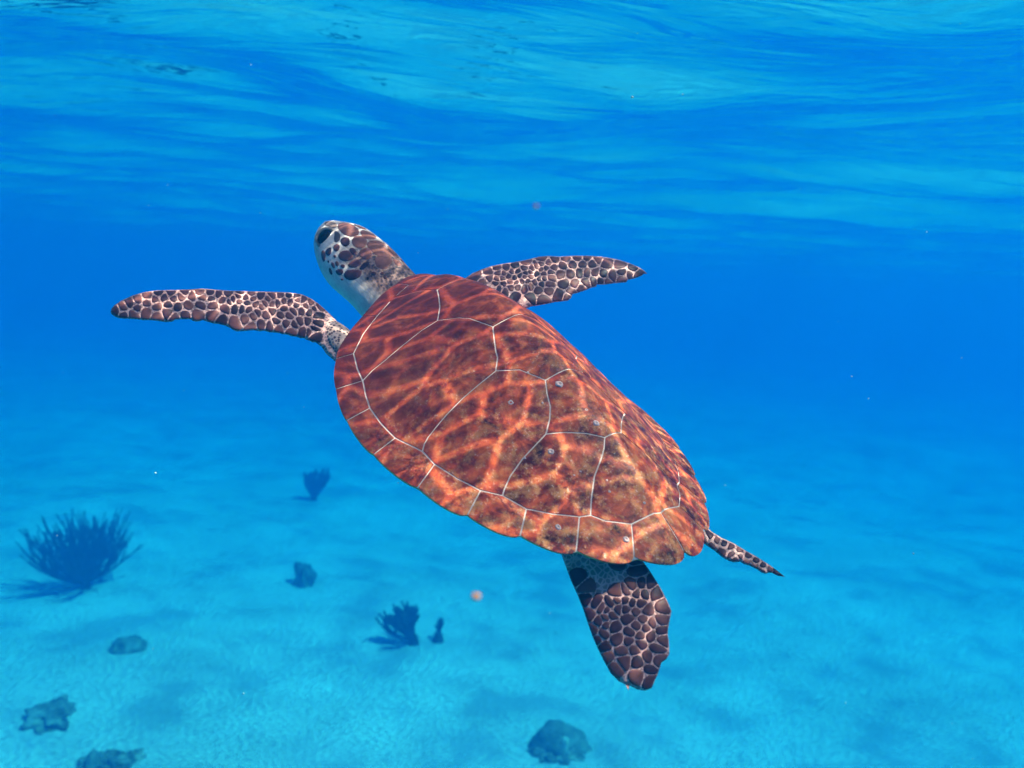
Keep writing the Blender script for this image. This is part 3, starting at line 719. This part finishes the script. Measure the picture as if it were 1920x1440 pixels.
# ------------------------------------------------------------------ seabed life
def mat_reef(name, a, b, scale):
    m = NT(name); O = m.objco(); n = m.noise(O, scale, 5, .65).outputs[0]
    m.principled(m.mix(m.ramp(n, [(.38, 0.0), (.62, 1.0)]), a, b), .9, m.bump(n, .6, .02), .1); return m.m
MROD = mat_reef('dark_sea_rod', (.030, .025, .022), (.070, .056, .046), 20)
MROCK = mat_reef('dark_coral_rock', (.10, .11, .09), (.24, .24, .20), 9)
MROCK2 = mat_reef('sandy_coral_rock', (.05, .05, .04), (.40, .37, .30), 6)
MPALE = mat_reef('pale_coral_rock', (.35, .32, .26), (.55, .52, .44), 9)
def tube(pts, r0, r1, ns=6):
    pts = np.array(pts); T_ = np.gradient(pts, axis=0); S = []
    for i, (c, t) in enumerate(zip(pts, T_)):
        t = t/np.linalg.norm(t); a = np.cross(t, [.3, 1, .2]); a /= np.linalg.norm(a); b = np.cross(t, a)
        r = r0+(r1-r0)*i/(len(pts)-1); S.append((c, a*r, b*r))
    return loft(S, nseg=ns)
def curve(p0, dirv, length, bend, n=9, wob=.02, rd=random):
    d = np.array(dirv, float); d /= np.linalg.norm(d); p = np.array(p0, float); out = [p.copy()]
    for i in range(n-1):
        d = d+np.array(bend)/n+np.array([rd.gauss(0, wob) for _ in range(3)]); d /= np.linalg.norm(d); p = p+d*length/(n-1); out.append(p.copy())
    return out
def sea_rod(base, height, width, nstem, label, seed, lean=(0, 0, 0), name='sea_rod', rad=.010, arc=1.25, spread=.45):
    rd = random.Random(seed); root = empty(name, base)
    V_, F_2 = tube([(0, 0, -.05), (0, 0, 0), (0, 0, .03), (0, 0, .06)], .05, .025, 10); mesh_obj('holdfast', V_, F_2, MROD, root)
    for k in range(nstem):
        f = (k+.5)/nstem*2-1; a = f*arc+rd.gauss(0, .08)
        d = np.array([math.sin(a)*1.0, rd.gauss(0, spread), math.cos(a)])+np.array(lean)
        ln = height*(.75+.3*rd.random())*(1.0+.12*abs(f))
        c = curve((0, 0, .03), d, ln, (-.25*f+rd.gauss(0, .1), 0, .75*abs(f)), 10, .05, rd)
        v1_, f1_ = tube(c, rad*1.2, rad*.7); VV = list(v1_); FF = list(f1_)
        for j in range(rd.randint(5, 9)):
            i = rd.randint(2, 6); p = c[i]; dd = np.array(c[i+1])-np.array(c[i]); dd = dd/np.linalg.norm(dd)+np.array([rd.gauss(0, .55), rd.gauss(0, .4), .25])
            c2 = curve(p, dd, ln*(.65-.06*i)*(.7+.5*rd.random()), (-.1*f, 0, .9), 8, .05, rd)
            v2, f2 = tube(c2, rad, rad*.6); n0 = len(VV); VV += list(v2); FF += [tuple(x+n0 for x in q) for q in f2]
        mesh_obj('branch', VV, FF, MROD, root)
    tag(root, label, 'soft coral'); return root
def coral_rock(base, sx, sy, sz, label, mat, seed, cat='rock', name='coral_rock', rough=.35):
    b_ = bmesh.new(); bmesh.ops.create_icosphere(b_, subdivisions=4, radius=1.0); off = Vector((seed*3.7, seed*1.3, 0))
    for v in b_.verts:
        n1 = noise.fractal(v.co*1.6+off, 1.0, 2.0, 4); k = 1+rough*n1
        v.co = Vector((v.co.x*sx*k, v.co.y*sy*k, (v.co.z*sz*k if v.co.z > 0 else v.co.z*sz*.4)))
    o = mesh_obj(name, [], [], mat); b_.to_mesh(o.data); b_.free(); o.data.polygons.foreach_set('use_smooth', [True]*len(o.data.polygons))
    o.location = base; o.rotation_euler.z = seed; tag(o, label, cat); return o
bp = on_floor(160, 1103); sea_rod(bp, .56, .9, 46, 'large dark bushy sea rod coral rising from pale sand', 3, lean=(-.1, 0, .1), rad=.0058, arc=1.4, spread=.95)
bp = on_floor(775, 1207); sea_rod(bp, .28, .3, 12, 'mid-sized sea plume with few branches leaning over on the sand', 5, lean=(-.85, 0, .05), name='sea_plume', rad=.010, arc=1.35)
bp = on_floor(821, 1202); sea_rod(bp, .15, .1, 2, 'thin single sprig of soft coral beside the leaning sea plume', 8, lean=(-.12, 0, .8), name='soft_coral_sprig', rad=.010, arc=.2)
bp = on_floor(588, 938); sea_rod(bp, .33, .3, 8, 'faint far sea rod almost lost in the blue water', 9, lean=(.1, 0, .3), rad=.018, arc=1.0)
coral_rock(on_floor(570, 1094), .085, .08, .15, 'small dark upright sponge lump on the open sand', MROCK, 2.2, 'sponge', 'sponge', .6)
coral_rock(on_floor(241, 1217), .115, .10, .075, 'smooth dark oval coral head half sunk in sand', MROCK, 4.1, 'coral', 'oval_coral', .2)
coral_rock(on_floor(95, 1342), .13, .10, .05, 'low ragged sand-dusted coral patch lying flat on the seabed', MROCK2, 5.3, 'coral', 'coral_patch', .7)
coral_rock(on_floor(1049, 1397), .155, .13, .11, 'large round grey-green brain coral on the sand below the turtle', MROCK, 6.2, 'coral', 'brain_coral', .18)
for k, (px, py, r_) in enumerate(((1003, 1400, .035), (1010, 1413, .042), (1030, 1424, .045), (1056, 1426, .04), (1078, 1419, .045), (1096, 1405, .03))):
    o = coral_rock(on_floor(px, py), r_*1.2, r_, r_*.5, 'low sand-dusted lump in the crescent of rubble around the brain coral', MROCK2, 7.9+k, 'coral lump', 'coral_lump', .5); o['group'] = 'rubble around the brain coral'
coral_rock(on_floor(1060, 1412), .045, .04, .085, 'pale upright lump standing for the notch in the brain coral', MPALE, 3.3, 'rock', 'coral_notch_lump', .3)  # solid pale lump stands for the recess at the coral's foot
for k, (px, py, r_) in enumerate(((178, 1432, .07), (205, 1424, .05), (232, 1428, .055), (252, 1420, .04), (214, 1440, .06))):
    o = coral_rock(on_floor(px, py), r_, r_*.9, r_*.7, ('dark' if k in (0, 2) else 'pale sand-dusted')+' broken lump of coral in the ragged rubble pile on sand', MROCK if k in (0, 2) else MROCK2, 8.5+k*1.7, 'coral lump', 'coral_lump', .6); o['group'] = 'lumps of the rubble pile'

# ------------------------------------------------------------------ drifting specks
MORG = mat_plain('orange_fleck', (.85, .28, .10), .8, .1); MWH = mat_plain('pale_fleck', (.75, .72, .68), .8, .1)
def speck(V0, F0, c, r, rd):
    b_ = bmesh.new(); bmesh.ops.create_icosphere(b_, subdivisions=1, radius=1.0); n0 = len(V0)
    for v in b_.verts: V0.append(np.array(c)+np.array(v.co)*r*(.7+.6*rd.random()))
    b_.verts.index_update()
    for f in b_.faces: F0.append(tuple(n0+v.index for v in f.verts))
    b_.free()
rd = random.Random(5)
for px, py, d, r_, lab in ((893, 1118, .27, .0012, 'blurred orange fleck drifting low over the open sand'), (1005, 387, .30, .0008, 'tiny blurred reddish fleck drifting below the water surface')):
    V0, F0 = [], []; c = at(px, py, d); speck(V0, F0, (0, 0, 0), r_, rd); o = mesh_obj('drifting_fleck', V0, F0, MORG); o.location = c; tag(o, lab, 'fleck')
V0, F0 = [], []
for k in range(70): speck(V0, F0, at(rd.uniform(0, 1920), rd.uniform(0, 1440), rd.uniform(.7, 2.6)), rd.uniform(.0005, .0011), rd)
tag(mesh_obj('marine_snow', V0, F0, MWH), 'tiny pale specks drifting in the water', 'specks', kind='stuff')
